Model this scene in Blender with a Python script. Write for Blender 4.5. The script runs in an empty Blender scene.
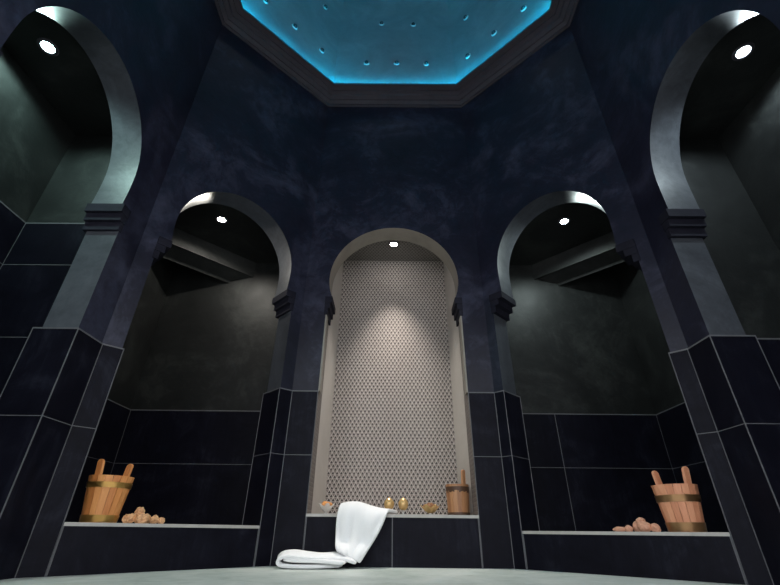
import bpy, bmesh, math, random
from mathutils import Vector, Matrix, noise
random.seed(7)
COL = bpy.context.scene.collection
PI = math.pi

# ------------------------------------------------------------------ helpers
def link(o, parent=None):
    COL.objects.link(o)
    if parent is not None:
        o.parent = parent
    return o

def finish(bm, smooth=None):
    bmesh.ops.recalc_face_normals(bm, faces=bm.faces[:])
    if smooth is not None:
        for f in bm.faces:
            f.smooth = True
        lim = math.radians(smooth)
        for e in bm.edges:
            if len(e.link_faces) == 2:
                e.smooth = e.calc_face_angle(0) < lim
            else:
                e.smooth = False

def obj(name, bm, mats, parent=None, smooth=None, loc=None):
    finish(bm, smooth)
    me = bpy.data.meshes.new(name)
    bm.to_mesh(me); bm.free()
    for m in (mats if isinstance(mats, (list, tuple)) else [mats]):
        me.materials.append(m)
    o = bpy.data.objects.new(name, me)
    if loc is not None:
        o.location = loc
    return link(o, parent)

def struct(o):
    o['kind'] = 'structure'
    return o

def thing(name, label, cat, loc, rz=0, group=None):
    o = bpy.data.objects.new(name, None)
    o.empty_display_size = .05
    o.location = loc
    o.rotation_euler = (0, 0, rz)
    o['label'] = label; o['category'] = cat
    if group:
        o['group'] = group
    return link(o)

def tag(o, label, cat, group=None):
    o['label'] = label; o['category'] = cat
    if group:
        o['group'] = group
    return o

def add_poly(bm, pts, mi=0):
    vs = [bm.verts.new(p) for p in pts]
    f = bm.faces.new(vs); f.material_index = mi
    return f

def add_box(bm, lo, hi, mi=0, mat=None):
    x0, y0, z0 = lo; x1, y1, z1 = hi
    P = [Vector(p) for p in ((x0,y0,z0),(x1,y0,z0),(x1,y1,z0),(x0,y1,z0),(x0,y0,z1),(x1,y0,z1),(x1,y1,z1),(x0,y1,z1))]
    if mat is not None:
        P = [mat @ p for p in P]
    v = [bm.verts.new(p) for p in P]
    for q in ((0,3,2,1),(4,5,6,7),(0,1,5,4),(1,2,6,5),(2,3,7,6),(3,0,4,7)):
        f = bm.faces.new([v[i] for i in q]); f.material_index = mi

def add_prism(bm, plan, z0, z1, mi=0, mi_top=None):
    """vertical prism over a plan polygon"""
    n = len(plan)
    a = [bm.verts.new((p[0], p[1], z0)) for p in plan]
    b = [bm.verts.new((p[0], p[1], z1)) for p in plan]
    fs = [bm.faces.new(a[::-1]), bm.faces.new(b)]
    fs[0].material_index = mi; fs[1].material_index = mi if mi_top is None else mi_top
    for i in range(n):
        f = bm.faces.new((a[i], a[(i+1) % n], b[(i+1) % n], b[i])); f.material_index = mi

def add_lathe(bm, prof, seg=32, c=(0,0,0), mi=0, sx=1, sy=1):
    """prof: list of (r, z); r = 0 collapses to a point"""
    rings = []
    for r, z in prof:
        if r < 1e-6:
            rings.append([bm.verts.new((c[0], c[1], c[2]+z))])
        else:
            rings.append([bm.verts.new((c[0]+sx*r*math.cos(2*PI*i/seg), c[1]+sy*r*math.sin(2*PI*i/seg), c[2]+z)) for i in range(seg)])
    for A, B in zip(rings, rings[1:]):
        for i in range(seg):
            j = (i+1) % seg
            if len(A) == 1 and len(B) == 1:
                continue
            if len(A) == 1:
                f = bm.faces.new((A[0], B[j], B[i]))
            elif len(B) == 1:
                f = bm.faces.new((A[i], A[j], B[0]))
            else:
                f = bm.faces.new((A[i], A[j], B[j], B[i]))
            f.material_index = mi

# ------------------------------------------------------------------ materials
def mat_new(name):
    m = bpy.data.materials.new(name); m.use_nodes = True
    nt = m.node_tree
    bs = nt.nodes['Principled BSDF']
    return m, nt, bs

def N(nt, t, **kw):
    n = nt.nodes.new(t)
    for k, v in kw.items():
        setattr(n, k, v)
    return n

def coords(nt, scale=(1,1,1)):
    tc = N(nt, 'ShaderNodeTexCoord'); mp = N(nt, 'ShaderNodeMapping')
    mp.inputs['Scale'].default_value = scale
    nt.links.new(tc.outputs['Object'], mp.inputs['Vector'])
    return mp.outputs['Vector']

def ramp(nt, src, stops):
    r = N(nt, 'ShaderNodeValToRGB')
    while len(r.color_ramp.elements) < len(stops):
        r.color_ramp.elements.new(.5)
    for e, (p, c) in zip(r.color_ramp.elements, stops):
        e.position = p; e.color = (*c, 1)
    nt.links.new(src, r.inputs['Fac'])
    return r.outputs['Color']

def nz(nt, vec, scale, detail=6, rough=.6, dist=0.):
    n = N(nt, 'ShaderNodeTexNoise')
    n.inputs['Scale'].default_value = scale; n.inputs['Detail'].default_value = detail
    n.inputs['Roughness'].default_value = rough; n.inputs['Distortion'].default_value = dist
    nt.links.new(vec, n.inputs['Vector'])
    return n.outputs['Fac']

def math_n(nt, op, a, b=None, c=None):
    n = N(nt, 'ShaderNodeMath', operation=op)
    for i, x in enumerate((a, b, c)):
        if x is None: continue
        if isinstance(x, (int, float)): n.inputs[i].default_value = x
        else: nt.links.new(x, n.inputs[i])
    return n.outputs[0]

def mixc(nt, fac, a, b, mode='MIX'):
    n = N(nt, 'ShaderNodeMix', data_type='RGBA', blend_type=mode)
    if isinstance(fac, (int, float)): n.inputs[0].default_value = fac
    else: nt.links.new(fac, n.inputs[0])
    for i, x in ((6, a), (7, b)):
        if isinstance(x, tuple): n.inputs[i].default_value = (*x, 1)
        else: nt.links.new(x, n.inputs[i])
    return n.outputs[2]

def bump(nt, bs, h, strength=.2, dist=.01):
    b = N(nt, 'ShaderNodeBump'); b.inputs['Strength'].default_value = strength; b.inputs['Distance'].default_value = dist
    nt.links.new(h, b.inputs['Height']); nt.links.new(b.outputs['Normal'], bs.inputs['Normal'])

def plaster(name, dark, mid, light, rough=.42, spec=.5):
    m, nt, bs = mat_new(name)
    v = coords(nt)
    big = nz(nt, v, 1.7, 8, .68, .8)
    mot = nz(nt, v, 9, 6, .7, .6)
    t = math_n(nt, 'ADD', math_n(nt, 'MULTIPLY', big, .68), math_n(nt, 'MULTIPLY', mot, .32))
    c = ramp(nt, t, [(.33, dark), (.5, mid), (.72, light)])
    nt.links.new(c, bs.inputs['Base Color'])
    rr = N(nt, 'ShaderNodeMapRange'); rr.inputs['To Min'].default_value = rough-.1; rr.inputs['To Max'].default_value = rough+.14
    nt.links.new(mot, rr.inputs['Value']); nt.links.new(rr.outputs['Result'], bs.inputs['Roughness'])
    bs.inputs['Specular IOR Level'].default_value = spec
    bump(nt, bs, nz(nt, v, 30, 4, .6), .10, .01)
    return m

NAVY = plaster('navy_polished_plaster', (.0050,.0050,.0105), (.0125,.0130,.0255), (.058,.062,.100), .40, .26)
REVEAL_LIT = plaster('lit_reveal_plaster', (.027,.030,.037), (.053,.058,.069), (.104,.114,.131), .40, .24)  # wall plaster lightened; lamp brightness of the reveals put into colour
SLATE = plaster('slate_polished_plaster', (.0065,.007,.007), (.0125,.0135,.0135), (.038,.041,.039), .45, .25)
BULK = plaster('grey_bulkhead_plaster', (.016,.017,.017), (.024,.025,.025), (.045,.047,.045), .6, .1)
IMPOST = plaster('dark_impost_plaster', (.008,.008,.013), (.014,.014,.022), (.026,.026,.038), .7, .08)
BEIGE = plaster('beige_plaster', (.17,.152,.13), (.22,.20,.17), (.28,.255,.225), .5)
PANEL = plaster('pale_beige_panel', (.36,.335,.31), (.42,.39,.36), (.48,.45,.42), .45)
CORN = plaster('cornice_plaster', (.045,.040,.052), (.062,.056,.070), (.085,.077,.094), .6, .3)
DRUM = plaster('pale_drum_plaster', (.15,.15,.16), (.19,.19,.20), (.25,.25,.255), .7, .2)

def tile_mat():
    m, nt, bs = mat_new('black_slate_tile')
    v = coords(nt)
    a = nz(nt, v, 3.2, 8, .7, 1.0)
    st = nz(nt, coords(nt, (26, 26, 3)), 1.5, 6, .7, .4)
    t = math_n(nt, 'ADD', math_n(nt, 'MULTIPLY', a, .7), math_n(nt, 'MULTIPLY', st, .3))
    c = ramp(nt, t, [(.33, (.0030,.0028,.0058)), (.52, (.0060,.0060,.0112)), (.72, (.019,.020,.031))])
    nt.links.new(c, bs.inputs['Base Color'])
    rr = N(nt, 'ShaderNodeMapRange'); rr.inputs['To Min'].default_value = .34; rr.inputs['To Max'].default_value = .55
    nt.links.new(st, rr.inputs['Value']); nt.links.new(rr.outputs['Result'], bs.inputs['Roughness'])
    bs.inputs['Specular IOR Level'].default_value = .08
    bump(nt, bs, st, .06, .01)
    return m
TILE = tile_mat()

def simple(name, col, rough=.5, metal=0., spec=.5, var=.12, scale=20):
    m, nt, bs = mat_new(name)
    v = coords(nt)
    n = nz(nt, v, scale, 5, .6)
    lo = tuple(c*(1-var) for c in col); hi = tuple(min(1, c*(1+var)) for c in col)
    nt.links.new(ramp(nt, n, [(.3, lo), (.7, hi)]), bs.inputs['Base Color'])
    bs.inputs['Roughness'].default_value = rough; bs.inputs['Metallic'].default_value = metal
    bs.inputs['Specular IOR Level'].default_value = spec
    return m
GROUT = simple('pale_grout', (.10,.10,.11), .7)
STONE = simple('pale_stone_nosing', (.42,.40,.375), .45, var=.1)

def floor_mat():
    m, nt, bs = mat_new('pale_green_marble')
    v = coords(nt)
    a = nz(nt, v, 2.2, 8, .62, 1.6)
    b = nz(nt, v, 7, 6, .6, 2.0)
    t = math_n(nt, 'ADD', math_n(nt, 'MULTIPLY', a, .65), math_n(nt, 'MULTIPLY', b, .35))
    c = ramp(nt, t, [(.3, (.30,.36,.33)), (.48, (.46,.51,.48)), (.7, (.62,.65,.62))])
    nt.links.new(c, bs.inputs['Base Color'])
    bs.inputs['Roughness'].default_value = .5
    return m
FLOOR = floor_mat()

def mosaic(name, ax, px=.034, pz=.0275, dark=(.036,.028,.027), light=(.52,.47,.435), midc=(.20,.17,.155)):
    """small triangle mosaic: dark triangles and pale triangles in rows"""
    m, nt, bs = mat_new(name)
    tc = N(nt, 'ShaderNodeTexCoord'); sp = N(nt, 'ShaderNodeSeparateXYZ')
    nt.links.new(tc.outputs['Object'], sp.inputs[0])
    U = sp.outputs['XYZ'.index(ax[0])]; V = sp.outputs['XYZ'.index(ax[1])]
    u = math_n(nt, 'DIVIDE', U, px); w = math_n(nt, 'DIVIDE', V, pz)
    row = math_n(nt, 'FLOOR', w)
    odd = math_n(nt, 'FLOORED_MODULO', row, 2.0)
    uu = math_n(nt, 'FRACT', math_n(nt, 'ADD', u, math_n(nt, 'MULTIPLY', odd, .5)))
    vv = math_n(nt, 'FRACT', w)
    d = math_n(nt, 'MULTIPLY', math_n(nt, 'ABSOLUTE', math_n(nt, 'SUBTRACT', uu, .5)), 2.0)
    s = math_n(nt, 'SUBTRACT', math_n(nt, 'SUBTRACT', .86, vv), d)          # > 0 inside the dark triangle
    t = math_n(nt, 'MULTIPLY', math_n(nt, 'GREATER_THAN', s, 0.0), math_n(nt, 'GREATER_THAN', vv, .10))
    tone = nz(nt, tc.outputs['Object'], 34, 3, .6)
    lt = mixc(nt, tone, tuple(c*.72 for c in light), tuple(c*1.25 for c in light))
    d2 = math_n(nt, 'SUBTRACT', 1.0, d)
    s2 = math_n(nt, 'SUBTRACT', math_n(nt, 'SUBTRACT', vv, .22), d2)
    c = mixc(nt, t, mixc(nt, math_n(nt, 'GREATER_THAN', s2, 0.0), lt, midc), dark)
    nt.links.new(c, bs.inputs['Base Color'])
    bs.inputs['Roughness'].default_value = .5
    bs.inputs['Specular IOR Level'].default_value = .25
    bump(nt, bs, t, .15, .002)
    return m
MOS_XZ = mosaic('triangle_mosaic_back', 'XZ')
MOS_YZ_SHADED = mosaic('triangle_mosaic_jamb_shaded', 'YZ', light=(.23,.205,.19), midc=(.10,.085,.078))  # jamb mosaic darkened; the plaster band's shade is put into its colours
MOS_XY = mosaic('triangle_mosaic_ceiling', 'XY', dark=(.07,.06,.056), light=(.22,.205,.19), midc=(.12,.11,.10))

def wood_mat(name, dark, mid, light):
    m, nt, bs = mat_new(name)
    g = nz(nt, coords(nt, (60, 60, 5)), 1.2, 6, .6, .5)
    tc = N(nt, 'ShaderNodeTexCoord'); sp = N(nt, 'ShaderNodeSeparateXYZ'); nt.links.new(tc.outputs['Object'], sp.inputs[0])
    ang = math_n(nt, 'ARCTAN2', sp.outputs[1], sp.outputs[0])
    k = math_n(nt, 'FLOOR', math_n(nt, 'MULTIPLY', math_n(nt, 'ADD', ang, PI), 18/(2*PI)))
    wn = N(nt, 'ShaderNodeTexWhiteNoise', noise_dimensions='1D'); nt.links.new(k, wn.inputs['W'])
    t = math_n(nt, 'ADD', math_n(nt, 'MULTIPLY', g, .6), math_n(nt, 'MULTIPLY', wn.outputs['Value'], .4))
    nt.links.new(ramp(nt, t, [(.2, dark), (.5, mid), (.8, light)]), bs.inputs['Base Color'])
    bs.inputs['Roughness'].default_value = .5
    bump(nt, bs, g, .1, .003)
    return m
WOOD_L = wood_mat('honey_pine', (.50,.17,.045), (.68,.26,.075), (.82,.38,.13))
WOOD_R = wood_mat('pink_cedar', (.52,.20,.10), (.70,.29,.155), (.82,.40,.235))
WOOD_C = wood_mat('tan_pine', (.30,.135,.06), (.42,.20,.09), (.52,.27,.13))
BRASS = simple('brass_hoop', (.50,.29,.085), .32, .85)
COPPER = simple('copper_hoop', (.36,.20,.095), .3, .8)
DKHOOP = simple('dark_brown_hoop', (.09,.045,.025), .5, .2)
GOLD = simple('gold_glass', (.60,.40,.17), .25, .5)
SALT_L = simple('orange_salt_rock', (.90,.44,.22), .6, var=.4, scale=70)
SALT_R = simple('peach_salt_rock', (.66,.34,.22), .6, var=.2, scale=45)
TOWEL = simple('white_terry', (.80,.80,.81), .95, spec=.1, var=.03, scale=200)
NUTS = simple('brown_dried_pods', (.26,.11,.04), .6, var=.4, scale=90)
PEEL = simple('orange_dried_petals', (.72,.33,.10), .6, var=.35, scale=80)
STEEL = simple('white_lamp_trim', (.45,.45,.45), .35, .3)

def glass_mat(name, col, rough=.05):
    m, nt, bs = mat_new(name)
    bs.inputs['Base Color'].default_value = (*col, 1)
    bs.inputs['Transmission Weight'].default_value = .55
    bs.inputs['Roughness'].default_value = rough; bs.inputs['IOR'].default_value = 1.45
    v = coords(nt); bump(nt, bs, nz(nt, v, 60, 2), .1, .002)
    return m
GLASS = glass_mat('clear_glass', (.95,.95,.92))
STUD = simple('dark_glass_stud', (.02,.03,.035), .12, spec=.8)

def emit(name, col, st):
    m, nt, bs = mat_new(name)
    nt.nodes.remove(bs)
    e = N(nt, 'ShaderNodeEmission'); e.inputs[0].default_value = (*col, 1); e.inputs[1].default_value = st
    nt.links.new(e.outputs[0], nt.nodes['Material Output'].inputs[0])
    return m
LED = emit('cyan_led', (0.0, .40, .68), 240)

# ------------------------------------------------------------------ plan of the octagonal room
W_, P_, Q_ = .735, 1.61, 2.14          # half-width of back wall, half-width of room, y of the side corners
YB, YF = 3.0, -.22                     # back wall, front wall
TH = .185
HW = 4.26                              # wall height under the cornice
S = 2**-.5
class Wall:
    def __init__(s, o, u, n, L):
        s.o = Vector((*o, 0)); s.u = Vector((*u, 0)); s.n = Vector((*n, 0)); s.L = L
    def p(s, u, z, d=0):
        v = s.o + s.u*u + s.n*d
        return Vector((v.x, v.y, z))
    def xy(s, u, d=0):
        v = s.o + s.u*u + s.n*d
        return (v.x, v.y)
LDIAG = math.hypot(P_-W_, YB-Q_)
dl = Vector((P_-W_, YB-Q_)).normalized()
BACK = Wall((-W_, YB), (1,0), (0,1), 2*W_)
BL = Wall((-P_, Q_), (dl.x, dl.y), (-dl.y, dl.x), LDIAG)
BR = Wall((P_, Q_), (-dl.x, dl.y), (dl.y, dl.x), LDIAG)
YM = YF + (YB-Q_)                      # front ends of the side walls
LEFT = Wall((-P_, YM), (0,1), (-1,0), Q_-YM)
RIGHT = Wall((P_, YM), (0,1), (1,0), Q_-YM)
FRONT = Wall((-W_, YF), (1,0), (0,-1), 2*W_)
FL = Wall((-P_, YM), (dl.x, -dl.y), (-dl.y, -dl.x), LDIAG)
FR = Wall((P_, YM), (-dl.x, -dl.y), (dl.y, -dl.x), LDIAG)

ZI0, ZI1 = 1.69, 1.85                  # impost bottom and top
def arch_pts(c, hw, r, b, zc, ra, zbot=0., n=40):
    # half ellipse r x b over zc; below it the curve draws in to ra at the impost
    L = [(c-hw, zbot), (c-hw, ZI1-.002)]
    A = []
    low = [(r-(r-ra)*((1-i/6)**2), ZI1+(zc-ZI1)*i/6) for i in range(6)]
    A += [(c-x, z) for x, z in low]
    for i in range(n+1):
        a = PI-PI*i/n
        A.append((c+r*math.cos(a), zc+b*math.sin(a)))
    A += [(c+x, z) for x, z in low[::-1]]
    Rr = [(c+hw, ZI1-.002), (c+hw, zbot)]
    return L + A + Rr, ra

def arch_wall(name, W, c, hw, r, b, zc, ra, mats, arcmat=0, jambmat=0, H=HW):
    pts, ra = arch_pts(c, hw, r, b, zc, ra)
    out = [(0,0)] + pts + [(W.L,0), (W.L,H), (0,H)]
    bm = bmesh.new()
    na = len(pts)
    f0 = [bm.verts.new(W.p(u, z)) for u, z in out]
    f1 = [bm.verts.new(W.p(u, z, TH)) for u, z in out]
    A = bm.faces.new(f0); B = bm.faces.new(f1[::-1])
    n = len(out)
    for i in range(n):
        f = bm.faces.new((f0[i], f0[(i+1) % n], f1[(i+1) % n], f1[i]))
        if 2 <= i < na-1: f.material_index = arcmat
        if i in (1, na-1): f.material_index = jambmat
    bm.normal_update()
    bmesh.ops.triangulate(bm, faces=[A, B], ngon_method='EAR_CLIP')
    return struct(obj(name, bm, mats, smooth=25)), ra

def impost(name, W, c, side, hw, ra, m):
    """stepped corbel block carrying one foot of an arch"""
    bm = bmesh.new()
    inn = hw-ra
    steps = [(ZI0, ZI0+.055, .25), (ZI0+.055, ZI0+.105, .62), (ZI0+.105, ZI1, 1.0)]
    for k, (a, b, t) in enumerate(steps):
        e0 = c + side*(hw-inn*t-.004); e1 = c + side*(hw+.012)
        d0 = -.004-.013*t
        add_prism(bm, [W.xy(e0, d0), W.xy(e1, d0), W.xy(e1, TH+.018), W.xy(e0, TH+.018)], a, b)
    return struct(obj(name, bm, m))

ARCH = {'back': (BACK, W_, .545, .541, .545, 2.03, .503), 'bl': (BL, .615, .513, .458, .478, 2.03, .446), 'br': (BR, .62, .533, .443, .50, 2.055, .436),
        'left': (LEFT, 1.435-YM, .505, .458, .525, 2.05, .450), 'right': (RIGHT, 1.44-YM, .523, .457, .54, 2.05, .456)}
_, ra_b = arch_wall('wall_back', *ARCH['back'], [NAVY, BEIGE, MOS_YZ_SHADED], 1, 2)
_, ra_bl = arch_wall('wall_back_left', *ARCH['bl'], [NAVY, REVEAL_LIT], 1, 1)
_, ra_br = arch_wall('wall_back_right', *ARCH['br'], [NAVY, REVEAL_LIT], 1, 1)
_, ra_l = arch_wall('wall_left', *ARCH['left'], [NAVY, REVEAL_LIT], 1, 1)
_, ra_r = arch_wall('wall_right', *ARCH['right'], [NAVY, REVEAL_LIT], 1, 1)
# the entrance side of the room, behind the photographer: the same arches, open to the anteroom
arch_wall('wall_front', FRONT, W_, .545, .541, .545, 2.03, .503, [NAVY])
arch_wall('wall_front_left', FL, .615, .505, .458, .478, 2.03, .446, [NAVY])
arch_wall('wall_front_right', FR, .615, .505, .458, .478, 2.03, .446, [NAVY])
k = 10
for key, ra in (('back', ra_b), ('bl', ra_bl), ('br', ra_br), ('left', ra_l), ('right', ra_r)):
    W, c, hw, r, b_, zc, _ = ARCH[key]
    for s_ in (-1, 1):
        impost('trim_%d' % k, W, c, s_, hw, ra, IMPOST); k += 1

# floor
bm = bmesh.new(); add_box(bm, (-2.5,-1.2,-.08), (2.5,3.9,0))
struct(obj('floor', bm, FLOOR))

# ------------------------------------------------------------------ square shell behind the octagon: the chambers
XO, YO = 2.26, 3.63                    # outer walls
ZC = 2.60                              # chamber ceiling
XN = .545                              # centre niche
def box_struct(name, lo, hi, m):
    bm = bmesh.new(); add_box(bm, lo, hi)
    return struct(obj(name, bm, m))
box_struct('wall_outer_left', (-XO-.12, .45, 0), (-XO, YO, ZC+.1), SLATE)
box_struct('wall_outer_right', (XO, .45, 0), (XO+.12, YO, ZC+.1), SLATE)
box_struct('wall_outer_back_left', (-XO-.12, YO, 0), (-XN-.06, YO+.12, ZC+.1), SLATE)
box_struct('wall_outer_back_right', (XN+.06, YO, 0), (XO+.12, YO+.12, ZC+.1), SLATE)
YP = 2.015                              # partition between side and corner chambers
box_struct('wall_partition_left', (-XO, YP, 0), (-P_-TH, YP+.17, ZC), SLATE)
box_struct('wall_partition_right', (P_+TH, YP, 0), (XO, YP+.17, ZC), SLATE)
box_struct('wall_partition_front_left', (-XO, .55, 0), (-P_-TH, .70, ZC), SLATE)
box_struct('wall_partition_front_right', (P_+TH, .55, 0), (XO, .70, ZC), SLATE)
box_struct('wall_niche_back', (-XN-.06, YO, .1), (XN+.06, YO+.1, ZC+.2), MOS_XZ)
for sgn, nm in ((-1, 'left'), (1, 'right')):
    bm = bmesh.new()
    plan = [(sgn*XN, YB+TH+.002), (sgn*(XN-.025), YO), (sgn*(XN+.06), YO), (sgn*(XN+.06), YB+TH+.002)]
    add_prism(bm, plan, .1, ZC+.2)
    struct(obj('wall_niche_'+nm, bm, PANEL))
# chamber ceilings
for sgn, nm in ((-1, 'left'), (1, 'right')):
    W = BL if sgn < 0 else BR
    bm = bmesh.new()
    add_prism(bm, [W.xy(0, TH), W.xy(LDIAG, TH), (sgn*(XN+.06), YB+TH), (sgn*(XN+.06), YO), (sgn*XO, YO), (sgn*XO, YP+.1)], ZC, ZC+.08)
    struct(obj('ceiling_corner_'+nm, bm, SLATE))
    bm = bmesh.new()
    add_box(bm, (min(sgn*(P_+TH), sgn*XO), .6, ZC-.006), (max(sgn*(P_+TH), sgn*XO), YP+.05, ZC+.06))
    struct(obj('ceiling_side_'+nm, bm, SLATE))
bm = bmesh.new(); add_box(bm, (-XN-.03, YB+TH, ZC+.04), (XN+.03, YO+.02, ZC+.12))
struct(obj('ceiling_niche', bm, MOS_XY))

# sloping bulkheads across the outer corners of the two corner chambers
for sgn, W, nm in ((-1, BL, 'left'), (1, BR, 'right')):
    bm = bmesh.new()
    prof = [(.935, ZC), (.935, 2.426), (.952, 2.426), (.953, 2.436), (1.090, 2.3785), (1.102, 2.356), (1.16, ZC)]  # front lip and soffit kink added to keep lamp light off the soffit
    def uu_at(d):
        # ends of the bulkhead on the back wall (y = YO) and on the outer side wall (x = +-XO)
        p0 = W.o + W.n*d
        u1 = (YO-p0.y)/W.u.y
        u0 = (sgn*XO-p0.x)/W.u.x
        return u0, u1
    a = []; b = []
    for d, z in prof:
        u0, u1 = uu_at(d)
        a.append(bm.verts.new(W.p(u0, z, d))); b.append(bm.verts.new(W.p(u1, z, d)))
    bm.faces.new(a); bm.faces.new(b[::-1])
    for i in range(len(prof)):
        j = (i+1) % len(prof)
        bm.faces.new((a[i], b[i], b[j], a[j]))
    struct(obj('trim_%d' % (30+(sgn > 0)), bm, BULK))

# ------------------------------------------------------------------ tile dados
def isect(p, d, q, e):
    den = d[0]*e[1]-d[1]*e[0]
    t = ((q[0]-p[0])*e[1]-(q[1]-p[1])*e[0])/den
    return (p[0]+d[0]*t, p[1]+d[1]*t)

def offs(path, t):
    """offset an open plan path to its left by t"""
    P = [Vector(p) for p in path]; out = []
    nrm = []
    for a, b in zip(P, P[1:]):
        d = (b-a).normalized(); nrm.append((d, Vector((-d.y, d.x))))
    out.append(P[0]+nrm[0][1]*t)
    for i in range(1, len(P)-1):
        d0, n0 = nrm[i-1]; d1, n1 = nrm[i]
        out.append(Vector(isect(P[i]+n0*t, d0, P[i]+n1*t, d1)))
    out.append(P[-1]+nrm[-1][1]*t)
    return out

def dado(name, path, z0, z1, joints=(), t=.008, side=1, verts=(), vg=True, ends=True, top=.008):
    """black tile facing along a plan path; pale grout on the joints, arrises and top edge"""
    bm = bmesh.new()
    F = offs(path, side*t); B = [Vector(p) for p in path]
    n = len(path)
    for i in range(n-1):
        q = [B[i], B[i+1], F[i+1], F[i]]
        add_prism(bm, [(p.x, p.y) for p in q], z0, z1, 0)
    G = offs(path, side*(t+.0015))
    for zc, h in [(j, .0038) for j in joints] + [(z1-top/2+.001, top)]:
        for i in range(n-1):
            q = [B[i], B[i+1], G[i+1], G[i]]
            add_prism(bm, [(p.x, p.y) for p in q], zc-h/2, zc+h/2, 1)
    g = .0022
    if vg:
        for i in range(n):
            if i in (0, n-1) and not ends: continue
            p = F[i]
            add_box(bm, (p.x-g, p.y-g, z0), (p.x+g, p.y+g, z1), 1)
    for (i, f) in verts:
        p = F[i].lerp(F[i+1], f)
        add_box(bm, (p.x-g, p.y-g, z0), (p.x+g, p.y+g, z1), 1)
    return struct(obj(name, bm, [TILE, GROUT]))

D1, DJ = 1.07, .63
uj0, uj1 = ARCH['bl'][1]-ARCH['bl'][2], ARCH['bl'][1]+ARCH['bl'][2]
# piers between the back arch and the corner arches
dado('baseboard_back_left', [(-XN, YB), (-W_, YB), BL.xy(uj1), BL.xy(uj1, TH+.035)], 0, D1, (DJ,), side=1)
vj0, vj1 = ARCH['br'][1]-ARCH['br'][2], ARCH['br'][1]+ARCH['br'][2]
dado('baseboard_back_right', [(XN, YB), (W_, YB), BR.xy(vj1), BR.xy(vj1, TH+.035)], 0, D1, (DJ,), side=-1)
# piers between the corner arches and the side arches
yl = ARCH['left'][1]+YM+ARCH['left'][2]; yr = ARCH['right'][1]+YM+ARCH['right'][2]
dado('baseboard_left', [BL.xy(uj0, TH+.035), BL.xy(uj0), (-P_, Q_), (-P_, yl), (-P_-TH-.038, yl)], 0, D1, (DJ,), side=1)
dado('baseboard_right', [BR.xy(vj0, TH+.035), BR.xy(vj0), (P_, Q_), (P_, yr), (P_+TH+.038, yr)], 0, D1, (DJ,), side=-1)
# inside the corner chambers
for sgn, nm in ((-1, 'left'), (1, 'right')):
    dado('baseboard_chamber_'+nm, [(sgn*(XN+.1), YO), (sgn*XO, YO), (sgn*XO, YP+.3)], .20, D1+.005, (.645,), t=.012, side=-sgn,
         verts=() if sgn < 0 else ((0, .46),), ends=False)
# inside the side chambers
dado('baseboard_side_chamber_left', [(-P_-TH-.02, YP), (-XO, YP), (-XO, .72)], 0, 1.80, (.60, 1.045, 1.495), t=.012, side=-1*-1, ends=False)
dado('baseboard_side_chamber_right', [(P_+TH+.02, YP), (XO, YP), (XO, .72)], 0, 1.075, (DJ,), t=.012, side=-1, ends=False, verts=((0, .12),))

# plaster bands on the niche jambs above the tiles
for sgn in (-1, 1):
    bm = bmesh.new()
    add_box(bm, (min(sgn*XN, sgn*(XN-.012)), YB-.002, D1), (max(sgn*XN, sgn*(XN-.012)), YB+.075, ZI0))
    struct(obj('trim_%d' % (33+sgn), bm, BEIGE))

# ------------------------------------------------------------------ ledges
def ledge(i, plan, front, ztop, th, jpos=()):
    bm = bmesh.new()
    add_prism(bm, plan, 0, ztop-th, 0)
    # front riser tile and its grout joints
    (ax, ay), (bx, by) = front
    d = Vector((bx-ax, by-ay)).normalized()
    for f in jpos:
        p = Vector((ax, ay)).lerp(Vector((bx, by)), f)
        nn = Vector((d.y, -d.x))
        for s_ in (1,):
            q = [p-d*.003, p+d*.003, p+d*.003+nn*.002, p-d*.003+nn*.002]
            add_prism(bm, [(v.x, v.y) for v in q], 0, ztop-th, 1)
    struct(obj('trim_%d' % i, bm, [TILE, GROUT]))
    bm = bmesh.new()
    add_prism(bm, plan, ztop-th, ztop, 0)
    return struct(obj('trim_%d' % (i+1), bm, STONE))
E_ = -.004
ZSL, ZSR, ZCN = .211, .198, .281
for sgn, W, a, b, i in ((-1, BL, uj0, uj1, 40), (1, BR, vj0, vj1, 42)):
    A_, B_ = W.xy(a+.008, E_), W.xy(b-.008, E_)
    plan = [A_, B_, W.xy(b-.008, TH+.01), (sgn*(XN+.07), YB+TH+.04), (sgn*(XN+.07), YO-.001), (sgn*(XO-.001), YO-.001), (sgn*(XO-.001), YP+.19), W.xy(a+.008, TH+.01)]
    ledge(i, plan, (A_, B_) if sgn < 0 else (B_, A_), ZSL if sgn < 0 else ZSR, .016, (.005, .995))
plan = [(-XN+.001, YB-.012), (XN-.001, YB-.012), (XN-.03, YO-.001), (-XN+.03, YO-.001)]
ledge(44, plan, (plan[0], plan[1]), ZCN, .017, (.004, .5, .996))

# ------------------------------------------------------------------ cornice, drum and dome
OCT = [(-W_, YB), (W_, YB), (P_, Q_), (P_, YM), (W_, YF), (-W_, YF), (-P_, YM), (-P_, Q_)]   # clockwise from above
def oct_in(t):
    n = 8; out = []
    P = [Vector(p) for p in OCT]
    for i in range(n):
        a, b, c = P[i-1], P[i], P[(i+1) % n]
        d0 = (b-a).normalized(); d1 = (c-b).normalized()
        n0 = Vector((d0.y, -d0.x)); n1 = Vector((d1.y, -d1.x))
        out.append(isect(b+n0*t, d0, b+n1*t, d1))
    return out
def oct_loft(bm, prof, mi=0):
    rings = [[bm.verts.new((x, y, z)) for x, y in oct_in(t)] for t, z in prof]
    for A, B in zip(rings, rings[1:]):
        for i in range(8):
            f = bm.faces.new((A[i], A[(i+1) % 8], B[(i+1) % 8], B[i])); f.material_index = mi
    return rings
bm = bmesh.new()
prof = [(-.20,4.26), (.022,4.26), (.022,4.285), (.055,4.300), (.055,4.318), (.092,4.328), (.10,4.345), (.135,4.350), (.135,4.368), (.19,4.372), (.19,4.40), (.178,4.40), (.178,4.376), (-.20,4.376)]
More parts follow.
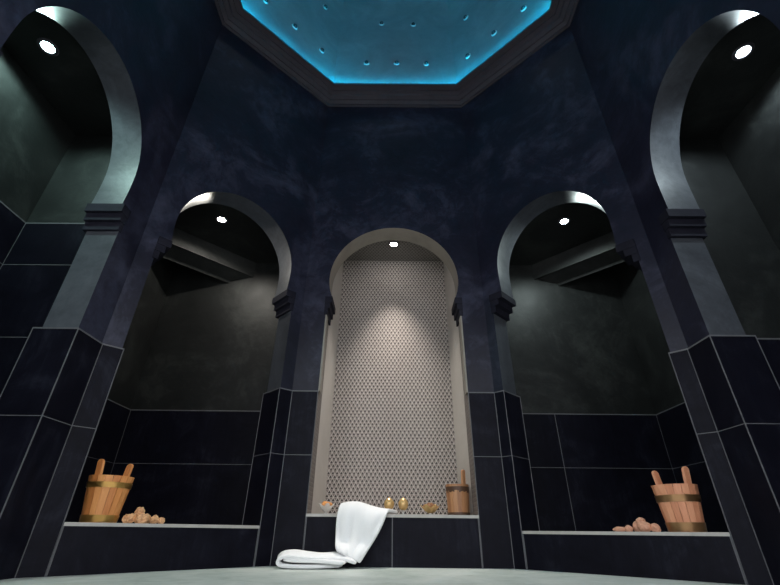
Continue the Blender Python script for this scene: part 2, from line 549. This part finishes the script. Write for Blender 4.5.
R = oct_loft(bm, prof)
for i in range(8):
    bm.faces.new((R[-1][i], R[-1][(i+1) % 8], R[0][(i+1) % 8], R[0][i]))
corn = struct(obj('trim_1', bm, CORN))
bm = bmesh.new()
R = oct_loft(bm, [(.158,4.379), (.158,4.393), (.172,4.393), (.172,4.379)])
for i in range(8):
    bm.faces.new((R[-1][i], R[-1][(i+1) % 8], R[0][(i+1) % 8], R[0][i]))
obj('light_strip', bm, LED, corn)
TD = .138
bm = bmesh.new()
R = oct_loft(bm, [(TD,4.377), (TD+.01,6.2), (TD+.10,6.5), (TD+.38,6.85), (TD+.85,7.07)])
bm.faces.new(R[-1])
R2 = oct_loft(bm, [(TD-.1,4.377), (TD-.1,6.25), (TD,6.6), (TD+.3,6.97), (TD+.85,7.19)])
bm.faces.new(R2[-1])
for i in range(8):
    bm.faces.new((R[0][i], R[0][(i+1) % 8], R2[0][(i+1) % 8], R2[0][i]))
dome = struct(obj('ceiling_dome', bm, DRUM))

# ------------------------------------------------------------------ camera (also used to place studs on the drum)
CAM = Vector((-.0135, 0, .1864)); FPX = 418.41
pi_, ya_, ro_ = .5191, -.0056, .0108
fw = Vector((math.sin(ya_)*math.cos(pi_), math.cos(ya_)*math.cos(pi_), math.sin(pi_)))
rt = Vector((math.cos(ya_), -math.sin(ya_), 0)); up = rt.cross(fw)
rt, up = math.cos(ro_)*rt+math.sin(ro_)*up, -math.sin(ro_)*rt+math.cos(ro_)*up
cd = bpy.data.cameras.new('camera'); cam = bpy.data.objects.new('camera', cd); COL.objects.link(cam)
cd.sensor_width = 36; cd.lens = FPX/780*36; cd.clip_start = .02
cam.matrix_world = Matrix(((rt.x, up.x, -fw.x, CAM.x), (rt.y, up.y, -fw.y, CAM.y), (rt.z, up.z, -fw.z, CAM.z), (0,0,0,1)))
bpy.context.scene.camera = cam

# glass studs set in the drum: (facet, distance along the facet from its middle, height)
STUDS = [('b',-.325,4.84), ('b',.018,4.84), ('b',.355,4.83), ('b',-.17,5.65), ('b',.222,5.63),
         ('l',.353,4.84), ('l',-.002,4.85), ('l',-.352,4.855), ('l',.308,5.68), ('l',-.06,5.68),
         ('r',.37,4.77), ('r',.034,4.79), ('r',-.31,4.79), ('r',.326,5.49), ('r',-.05,5.49)]
def stud_mesh():
    bm = bmesh.new()
    add_lathe(bm, [(.034,-.004), (.034,.004), (.027,.012), (.022,.007)], 20, mi=1)
    add_lathe(bm, [(.025,.002), (.022,.020), (.013,.030), (0,.034)], 20, mi=0)
    return bm
s0 = None
for fc, a, z in STUDS:
    W = {'b': BACK, 'l': BL, 'r': BR}[fc]
    c = W.p(W.L/2+a, z, -TD-.01*min(1, (z-4.385)/1.8))
    if s0 is None:
        o = s0 = obj('glass_stud', stud_mesh(), [STUD, STEEL], dome, smooth=40)
    else:
        o = s0.copy(); link(o, dome)
    o.matrix_local = Matrix.Translation(c) @ (-W.n).to_track_quat('Z', 'Y').to_matrix().to_4x4()

# ------------------------------------------------------------------ downlights
def downlight(label, loc, col, watts, lens_st, angle=166, blend=.35):
    t = thing('downlight', label, 'ceiling light', loc, group='recessed spots above the arches')
    bm = bmesh.new()
    add_lathe(bm, [(.034,-.001), (.036,-.006), (.050,-.006), (.054,0), (.034,0)], 36)
    obj('trim_ring', bm, CORN, t, smooth=40)
    bm = bmesh.new()
    add_lathe(bm, [(0,-.0065), (.024,-.0055), (.034,-.001)], 36)
    obj('lens', bm, emit('lamp_lens', col, lens_st), t, smooth=60)
    ld = bpy.data.lights.new('spot', 'SPOT'); ld.energy = watts; ld.color = col
    ld.spot_size = math.radians(angle); ld.spot_blend = blend; ld.shadow_soft_size = .025
    lo = bpy.data.objects.new('spot', ld); lo.location = (0,0,-.012); link(lo, t)
    return t
downlight('round spotlight glowing greenish white in the ceiling behind the big left arch', (-2.008, 1.392, ZC-.006), (.64,1.0,.92), 48, 60)
downlight('round spotlight glowing cool white in the ceiling behind the big right arch', (1.988, 1.398, ZC-.006), (.78,.94,1.0), 36, 60)
downlight('round spotlight above the niche with the honey wooden bucket, left of the centre arch', (-1.545, 2.93, ZC), (1.0,.95,.85), 36, 60)
downlight('round spotlight above the niche with the pink wooden bucket, right of centre arch', (1.515, 2.92, ZC), (.84,1.0,.98), 36, 60)
downlight('small round spotlight in the ceiling of the patterned mosaic niche in the middle', (0, 3.335, ZC+.04), (1.0,.92,.84), 175, 60, 64, 1.0)

# unseen lamp added at the dome crown to brighten floor and towel
bm = bmesh.new(); add_lathe(bm, [(0,7.0), (.10,7.0), (.13,6.90), (.12,6.90), (.09,6.98), (0,6.98)], 28, (0,1.39,0))
obj('added_crown_lamp', bm, STEEL, dome, smooth=40)
ld = bpy.data.lights.new('crown_floor_fill', 'SPOT'); ld.energy = 205; ld.color = (1.0,1.0,.98)
ld.spot_size = math.radians(30); ld.spot_blend = .25; ld.shadow_soft_size = .09
lo = bpy.data.objects.new('crown_floor_fill', ld); lo.location = (0,1.39,6.88); link(lo, dome)
ld = bpy.data.lights.new('crown_drum_fill', 'POINT'); ld.energy = 2.5; ld.color = (1.0,.93,.88); ld.shadow_soft_size = .08  # added fill that whitens the drum, with no visible source
lo = bpy.data.objects.new('crown_drum_fill', ld); lo.location = (0,1.39,6.80); link(lo, dome)

# ------------------------------------------------------------------ buckets
def stave_ring(bm, rb, rt_, h, z0, n, th, tall=()):
    for i in range(n):
        a0 = 2*PI*i/n; a1 = 2*PI*(i+1)/n
        g = .03*(a1-a0)
        P = []
        for z, r in ((z0, rb), (z0+h, rt_)):
            ring = []
            for rr in (r, r-th):
                for a in (a0+g, (a0+a1)/2, a1-g):
                    ring.append(bm.verts.new((rr*math.cos(a), rr*math.sin(a), z)))
            P.append(ring)
        lo, hi = P
        idx = [0,1,2,5,4,3]
        for j in range(6):
            k0, k1 = idx[j], idx[(j+1) % 6]
            bm.faces.new((lo[k0], lo[k1], hi[k1], hi[k0]))
        bm.faces.new([lo[j] for j in idx[::-1]]); bm.faces.new([hi[j] for j in idx])

def hoop(bm, rb, rt_, h, z0, z1):
    def rr(z): return rb+(rt_-rb)*z/h
    add_lathe(bm, [(rr(z0)+.0005, z0), (rr(z0)+.004, z0), (rr(z1)+.004, z1), (rr(z1)+.0005, z1)], 40)

def handle(bm, a, rb, rt_, h, z0, ztop, w, th):
    """tall stave with a rounded head, standing inside the rim"""
    n = 8
    prof = [(-w/2, z0), (w/2, z0)]
    for i in range(n+1):
        t = PI*i/n
        prof.append((w/2*math.cos(t), ztop-w*.45+w*.45*math.sin(t)))
    def pos(x, z, d):
        r = rb+(rt_-rb)*z/h - d
        return Vector((r*math.cos(a)-x*math.sin(a), r*math.sin(a)+x*math.cos(a), z))
    A = [bm.verts.new(pos(x, z, 0)) for x, z in prof]; B = [bm.verts.new(pos(x, z, th)) for x, z in prof]
    bm.faces.new(A); bm.faces.new(B[::-1])
    for i in range(len(prof)):
        j = (i+1) % len(prof)
        bm.faces.new((A[i], A[j], B[j], B[i]))

def bucket(label, loc, rz, wood, metal, rb, rt_, h, hoops, handles, ztop, hw_=.032):
    t = thing('bucket', label, 'bucket', loc, rz)
    bm = bmesh.new(); stave_ring(bm, rb, rt_, h, 0, 18, .013)
    add_lathe(bm, [(0,.012), (rb-.012,.012), (rb-.012,.022), (0,.022)], 30)
    obj('staves', bm, wood, t, smooth=28)
    for z0, z1 in hoops:
        bm = bmesh.new(); hoop(bm, rb, rt_, h, z0, z1)
        obj('hoop', bm, metal, t, smooth=40)
    for a in handles:
        bm = bmesh.new(); handle(bm, a, rb-.0135, rt_-.0135, h, .1, ztop, hw_, .014)
        o = obj('handle', bm, wood, t, smooth=28)
        b = o.modifiers.new('bevel', 'BEVEL'); b.width = .003; b.segments = 2
    return t
def at(W, u, d, z): return W.p(u, z, d)
angL = math.atan2(BL.u.y, BL.u.x); angR = math.atan2(-BR.u.y, -BR.u.x)
bucket('honey coloured wooden bucket with two brass hoops and two upright handles, in the left niche', at(BL, .280, .125, ZSL), angL, WOOD_L, BRASS,
       .079, .106, .215, ((.002,.034), (.158,.184)), (PI+.5, .5), .292, .040)
bucket('pinkish wooden bucket with copper hoops and two upright handles, in the right niche', at(BR, .293, .125, ZSR), angR, WOOD_R, COPPER,
       .080, .106, .215, ((.002,.042), (.134,.166)), (-.48, PI-.48), .298, .040)
cb = bucket('smaller tan wooden bucket with one upright handle, at the right end of the mosaic niche', (.454, 3.225, ZCN), 0, WOOD_C, DKHOOP,
       .073, .080, .195, ((.002,.022),), (-.85,), .290, .036)
# ragged bark band under the rim of the small bucket
bm = bmesh.new()
n = 48
for i in range(n):
    a0, a1 = 2*PI*i/n, 2*PI*(i+1)/n
    zl = .158-.022*random.random()
    r0, r1 = .0798, .0815
    vs = []
    for z in (zl, .180):
        for r in (r0, r1):
            for a in (a0, a1):
                vs.append(bm.verts.new((r*math.cos(a)*(.985 if z < .16 else 1), r*math.sin(a)*(.985 if z < .16 else 1), z)))
    for q in ((0,1,3,2), (4,5,7,6), (0,1,5,4), (2,3,7,6), (0,2,6,4), (1,3,7,5)):
        bm.faces.new([vs[j] for j in q])
obj('bark_band', bm, DKHOOP, cb)

# ------------------------------------------------------------------ salt rocks
def rock(W, u, z, d, r, sc, m, label, group, seed, rough=.35, cnt=[0]):
    u = .415+(u-.415)*.93-.004 if W is BL else u-.032
    r = r*.92 if W is BL else r
    bm = bmesh.new()
    bmesh.ops.create_icosphere(bm, subdivisions=3, radius=1)
    o3 = Vector((seed*3.7, seed*1.3, seed*.7))
    for v in bm.verts:
        p = v.co.normalized()
        k = 1+rough*noise.noise(p*1.3+o3)+rough*.55*noise.noise(p*3.1+o3)+rough*.25*noise.noise(p*7+o3)
        v.co = Vector((p.x*sc[0], p.y*sc[1], p.z*sc[2]))*r*k
    lo = min(v.co.z for v in bm.verts)
    if z is None:
        for v in bm.verts:
            v.co.z = max(v.co.z, lo*.7)
        zz = (ZSL if W is BL else ZSR) - min(v.co.z for v in bm.verts)
    else:
        zz = z
    o = obj('salt_rock', bm, m, smooth=22, loc=W.p(u, zz, d))
    o.rotation_euler = (0, 0, math.atan2(W.u.y, W.u.x))
    return tag(o, label, 'rock', group)
gL, gR = 'orange salt rocks in the left niche', 'peach salt rocks in the right niche'
rock(BL, .415, None, .10, .031, (1,.9,.95), SALT_L, 'rough orange salt rock nearest the honey wooden bucket', gL, 1)
rock(BL, .472, None, .078, .036, (1.05,.9,.8), SALT_L, 'biggest orange salt rock, at the front of the left pile', gL, 2)
rock(BL, .466, .270, .112, .025, (.95,.9,.95), SALT_L, 'orange salt rock topping the left pile', gL, 3)
rock(BL, .518, None, .148, .030, (.9,.9,1.0), SALT_L, 'orange salt rock tucked behind the middle of the left pile', gL, 4)
rock(BL, .548, None, .09, .024, (1.1,.9,.95), SALT_L, 'small orange salt rock second from the right end of the left pile', gL, 5)
rock(BL, .588, None, .09, .019, (1,.9,1.05), SALT_L, 'smallest orange salt rock, at the right end of the left pile', gL, 6)
rock(BR, .638, None, .09, .024, (1.35,.9,.62), SALT_R, 'flat peach salt rock at the left end of the right pile', gR, 11, .18)
rock(BR, .590, None, .09, .019, (1.05,.9,.95), SALT_R, 'smallest peach salt rock, second from the left end of the right pile', gR, 12, .18)
rock(BR, .554, None, .128, .027, (.95,.9,1.05), SALT_R, 'tilted peach salt rock leaning on the heap in the right niche', gR, 13, .22)
rock(BR, .528, .247, .11, .023, (1.05,.9,.8), SALT_R, 'peach salt rock topping the right pile', gR, 14, .22)
rock(BR, .508, None, .085, .033, (1.05,.9,.85), SALT_R, 'biggest peach salt rock, at the front of the right pile', gR, 15, .22)
rock(BR, .462, None, .10, .025, (1.0,.9,.95), SALT_R, 'peach salt rock nearest the pinkish wooden bucket', gR, 16, .2)

# ------------------------------------------------------------------ glassware on the niche ledge
def goblet(label, x, y):
    t = thing('goblet', label, 'goblet', (x, y, ZCN), group='gold goblets on the niche ledge')
    bm = bmesh.new(); add_lathe(bm, [(0,0), (.030,0), (.030,.003), (.010,.007), (.0,.007)], 28)
    obj('foot', bm, GLASS, t, smooth=40)
    bm = bmesh.new(); add_lathe(bm, [(0,.006), (.007,.006), (.005,.018), (.007,.034), (0,.035)], 20)
    obj('stem', bm, GLASS, t, smooth=40)
    bm = bmesh.new()
    add_lathe(bm, [(0,.032), (.015,.034), (.029,.047), (.036,.066), (.034,.084), (.023,.100), (.012,.108), (.011,.107), (.021,.098), (.031,.083), (.033,.066), (.026,.050), (.012,.038), (0,.036)], 32)
    obj('bowl', bm, GOLD, t, smooth=40)
    bm = bmesh.new(); add_lathe(bm, [(0,.105), (.004,.106), (.005,.111), (.003,.116), (0,.118)], 14)
    obj('finial', bm, GOLD, t, smooth=60)
    return t
goblet('left one of two small egg-shaped gold goblets on the mosaic niche ledge', -.022, 3.24)
goblet('right one of two small egg-shaped gold goblets on the mosaic niche ledge', .076, 3.25)

def dish(label, x, y, r, h, mat, petals, fill, fillname, filllabel, nfill, seed):
    rnd = random.Random(seed)
    t = thing('footed_dish', label, 'dish', (x, y, ZCN))
    bm = bmesh.new(); add_lathe(bm, [(0,0), (r*.5,0), (r*.48,.005), (r*.18,.010), (r*.16,.018), (0,.019)], 28)
    obj('foot', bm, GLASS, t, smooth=40)
    bm = bmesh.new()
    # bowl with a scalloped, leaf-like rim, inner and outer skin
    seg = 48; prof = [(.0,.017), (.28,.018), (.62,.030), (.88,.048), (1.0,h)]
    rings = []
    for skin in (0, 1):
        pr = prof if skin == 0 else prof[::-1]
        for k_, (q, z) in enumerate(pr):
            if q == 0:
                rings.append([bm.verts.new((0, 0, z+skin*.004))]); continue
            ring = []
            for i in range(seg):
                a = 2*PI*i/seg
                wv = 1+.16*q*q*math.cos(petals*a)
                zz = z + .009*q*q*math.cos(petals*a) + skin*.003
                rr = r*q*wv - skin*.003
                ring.append(bm.verts.new((rr*math.cos(a), rr*math.sin(a), zz)))
            rings.append(ring)
    for A, B in zip(rings, rings[1:]):
        for i in range(seg):
            j = (i+1) % seg
            if len(A) == 1: bm.faces.new((A[0], B[j], B[i]))
            elif len(B) == 1: bm.faces.new((A[i], A[j], B[0]))
            else: bm.faces.new((A[i], A[j], B[j], B[i]))
    obj('bowl', bm, mat, t, smooth=50)
    bm = bmesh.new()
    for i in range(nfill):
        a = rnd.random()*2*PI; q = r*.72*math.sqrt(rnd.random())
        z = h*.82 + .024*(1-q/r) + .006*rnd.random()
        sz = .009+.006*rnd.random()
        m4 = Matrix.Translation((q*math.cos(a), q*math.sin(a), z)) @ Matrix.Rotation(rnd.random()*6, 4, 'Z') @ Matrix.Rotation(rnd.random()*3, 4, 'X') @ Matrix.Diagonal((1.4, .9, .6, 1))
        res = bmesh.ops.create_icosphere(bm, subdivisions=2, radius=sz, matrix=m4)
    o = obj(fillname, bm, fill, smooth=60, loc=(x, y, ZCN))
    o['kind'] = 'stuff'
    tag(o, filllabel, fillname.replace('_', ' '))
    return t
dish('gold leaf-rimmed footed dish of brown pods between the goblets and the small bucket', .262, 3.25, .062, .058, GOLD, 6, NUTS, 'dried_pods',
     'brown dried pods heaped in the gold dish beside the small bucket', 26, 3)
dish('clear glass footed dish with orange petals at the left end of the mosaic niche', -.450, 3.20, .050, .058, GLASS, 5, PEEL, 'dried_petals',
     'orange dried petals heaped in the clear glass dish at the left', 26, 4)

# ------------------------------------------------------------------ towel
def towel():
    bm = bmesh.new()
    # hanging part: rows run from the back edge on the ledge, over the nosing, down to the floor
    rows = [  # y, z, x left, x right
        (3.150,.300,-.270,.040), (3.090,.306,-.300,.030), (3.030,.318,-.318,-.004), (2.985,.322,-.330,-.022), (2.952,.300,-.338,-.032),
        (2.938,.262,-.344,-.044), (2.934,.215,-.346,-.062), (2.932,.165,-.342,-.090), (2.920,.118,-.338,-.122), (2.895,.086,-.334,-.146), (2.872,.056,-.328,-.166), (2.858,.026,-.318,-.186)]
    nx = 22
    grid = []
    for k_, (y, z, x0, x1) in enumerate(rows):
        line = []
        for i in range(nx+1):
            f = i/nx
            x = x0+(x1-x0)*f
            # big soft bulge at the top left, slope down to the right, vertical folds below
            up_ = max(0, 1-abs(k_-3)/3.2)
            zz = z + up_*(.034*math.exp(-((f-.30)/.34)**2)-.022*f)
            fold = .012*math.sin(f*7+k_*.55)+.006*math.sin(f*17-k_*.9)
            yy = y - max(0, min(1, (k_-3)/3))*(.012+abs(fold)) - .013*noise.noise(Vector((x*13, z*11, 2.)))-.005*noise.noise(Vector((x*34, z*22, 7.)))
            if k_ >= 8: zz += (1-f)*(.012, .030, .045, .058)[k_-8]
            if k_ < 4: zz += .004*noise.noise(Vector((x*16, y*16, 5.)))
            line.append(bm.verts.new((x, yy, zz)))
        grid.append(line)
    for A, B in zip(grid, grid[1:]):
        for i in range(nx):
            bm.faces.new((A[i], A[i+1], B[i+1], B[i]))
    # part lying on the floor: a sheet folded back on itself (profile in x-z), running along y
    prof = [(-.285,.016), (-.34,.014), (-.42,.013), (-.52,.013), (-.60,.014), (-.640,.024), (-.650,.045), (-.640,.066), (-.612,.078), (-.565,.081), (-.51,.073), (-.46,.066), (-.40,.064), (-.35,.068), (-.30,.068), (-.25,.056), (-.205,.036)]
    ny = 10; y0, y1 = 2.76, 2.925
    g2 = []
    for i in range(ny+1):
        f = i/ny
        line = []
        for k_, (x, z) in enumerate(prof):
            y = y0+(y1-y0)*f + .06*max(0, min(1, (x+.40)/.12)) + .012*math.sin(x*14) + .006*math.sin(x*31)
            zz = z*(1-.30*max(0, .35-f)/.35*(1 if k_ > 4 else 0)) + (.004*noise.noise(Vector((x*12, y*12, 1.))) if k_ > 5 else 0)
            xx = x + .012*math.sin(f*5+.6)*(1 if 3 < k_ < 9 else .3)
            line.append(bm.verts.new((xx, y, max(.0125, zz))))
        g2.append(line)
    for A, B in zip(g2, g2[1:]):
        for i in range(len(prof)-1):
            bm.faces.new((A[i], A[i+1], B[i+1], B[i]))
    # inner fold between the two layers
    prof2 = [(-.26,.032), (-.33,.036), (-.42,.038), (-.52,.042), (-.615,.045)]
    g3 = []
    for i in range(ny+1):
        f = i/ny
        g3.append([bm.verts.new((x, y0-.006+(y1-y0)*f+.010*math.sin(x*17+1), z+.003*math.sin(x*25))) for x, z in prof2])
    for A, B in zip(g3, g3[1:]):
        for i in range(len(prof2)-1):
            bm.faces.new((A[i], A[i+1], B[i+1], B[i]))
    o = obj('towel', bm, TOWEL, smooth=180)
    s = o.modifiers.new('thickness', 'SOLIDIFY'); s.thickness = .021; s.offset = 0
    b = o.modifiers.new('soft', 'SUBSURF'); b.levels = 2; b.render_levels = 2
    return tag(o, 'crumpled white terry towel draped over the niche ledge onto the floor', 'towel')
towel()

# ------------------------------------------------------------------ daylight from the anteroom behind the photographer
w = bpy.data.worlds.new('world'); bpy.context.scene.world = w
w.use_nodes = True
bg = w.node_tree.nodes['Background']
bg.inputs[0].default_value = (.95, .965, 1.0, 1); bg.inputs[1].default_value = 3.2

sc = bpy.context.scene
sc.view_settings.view_transform = 'Standard'; sc.view_settings.look = 'None'
sc.view_settings.gamma = 1; sc.view_settings.use_curve_mapping = False
sc.view_settings.exposure = 0
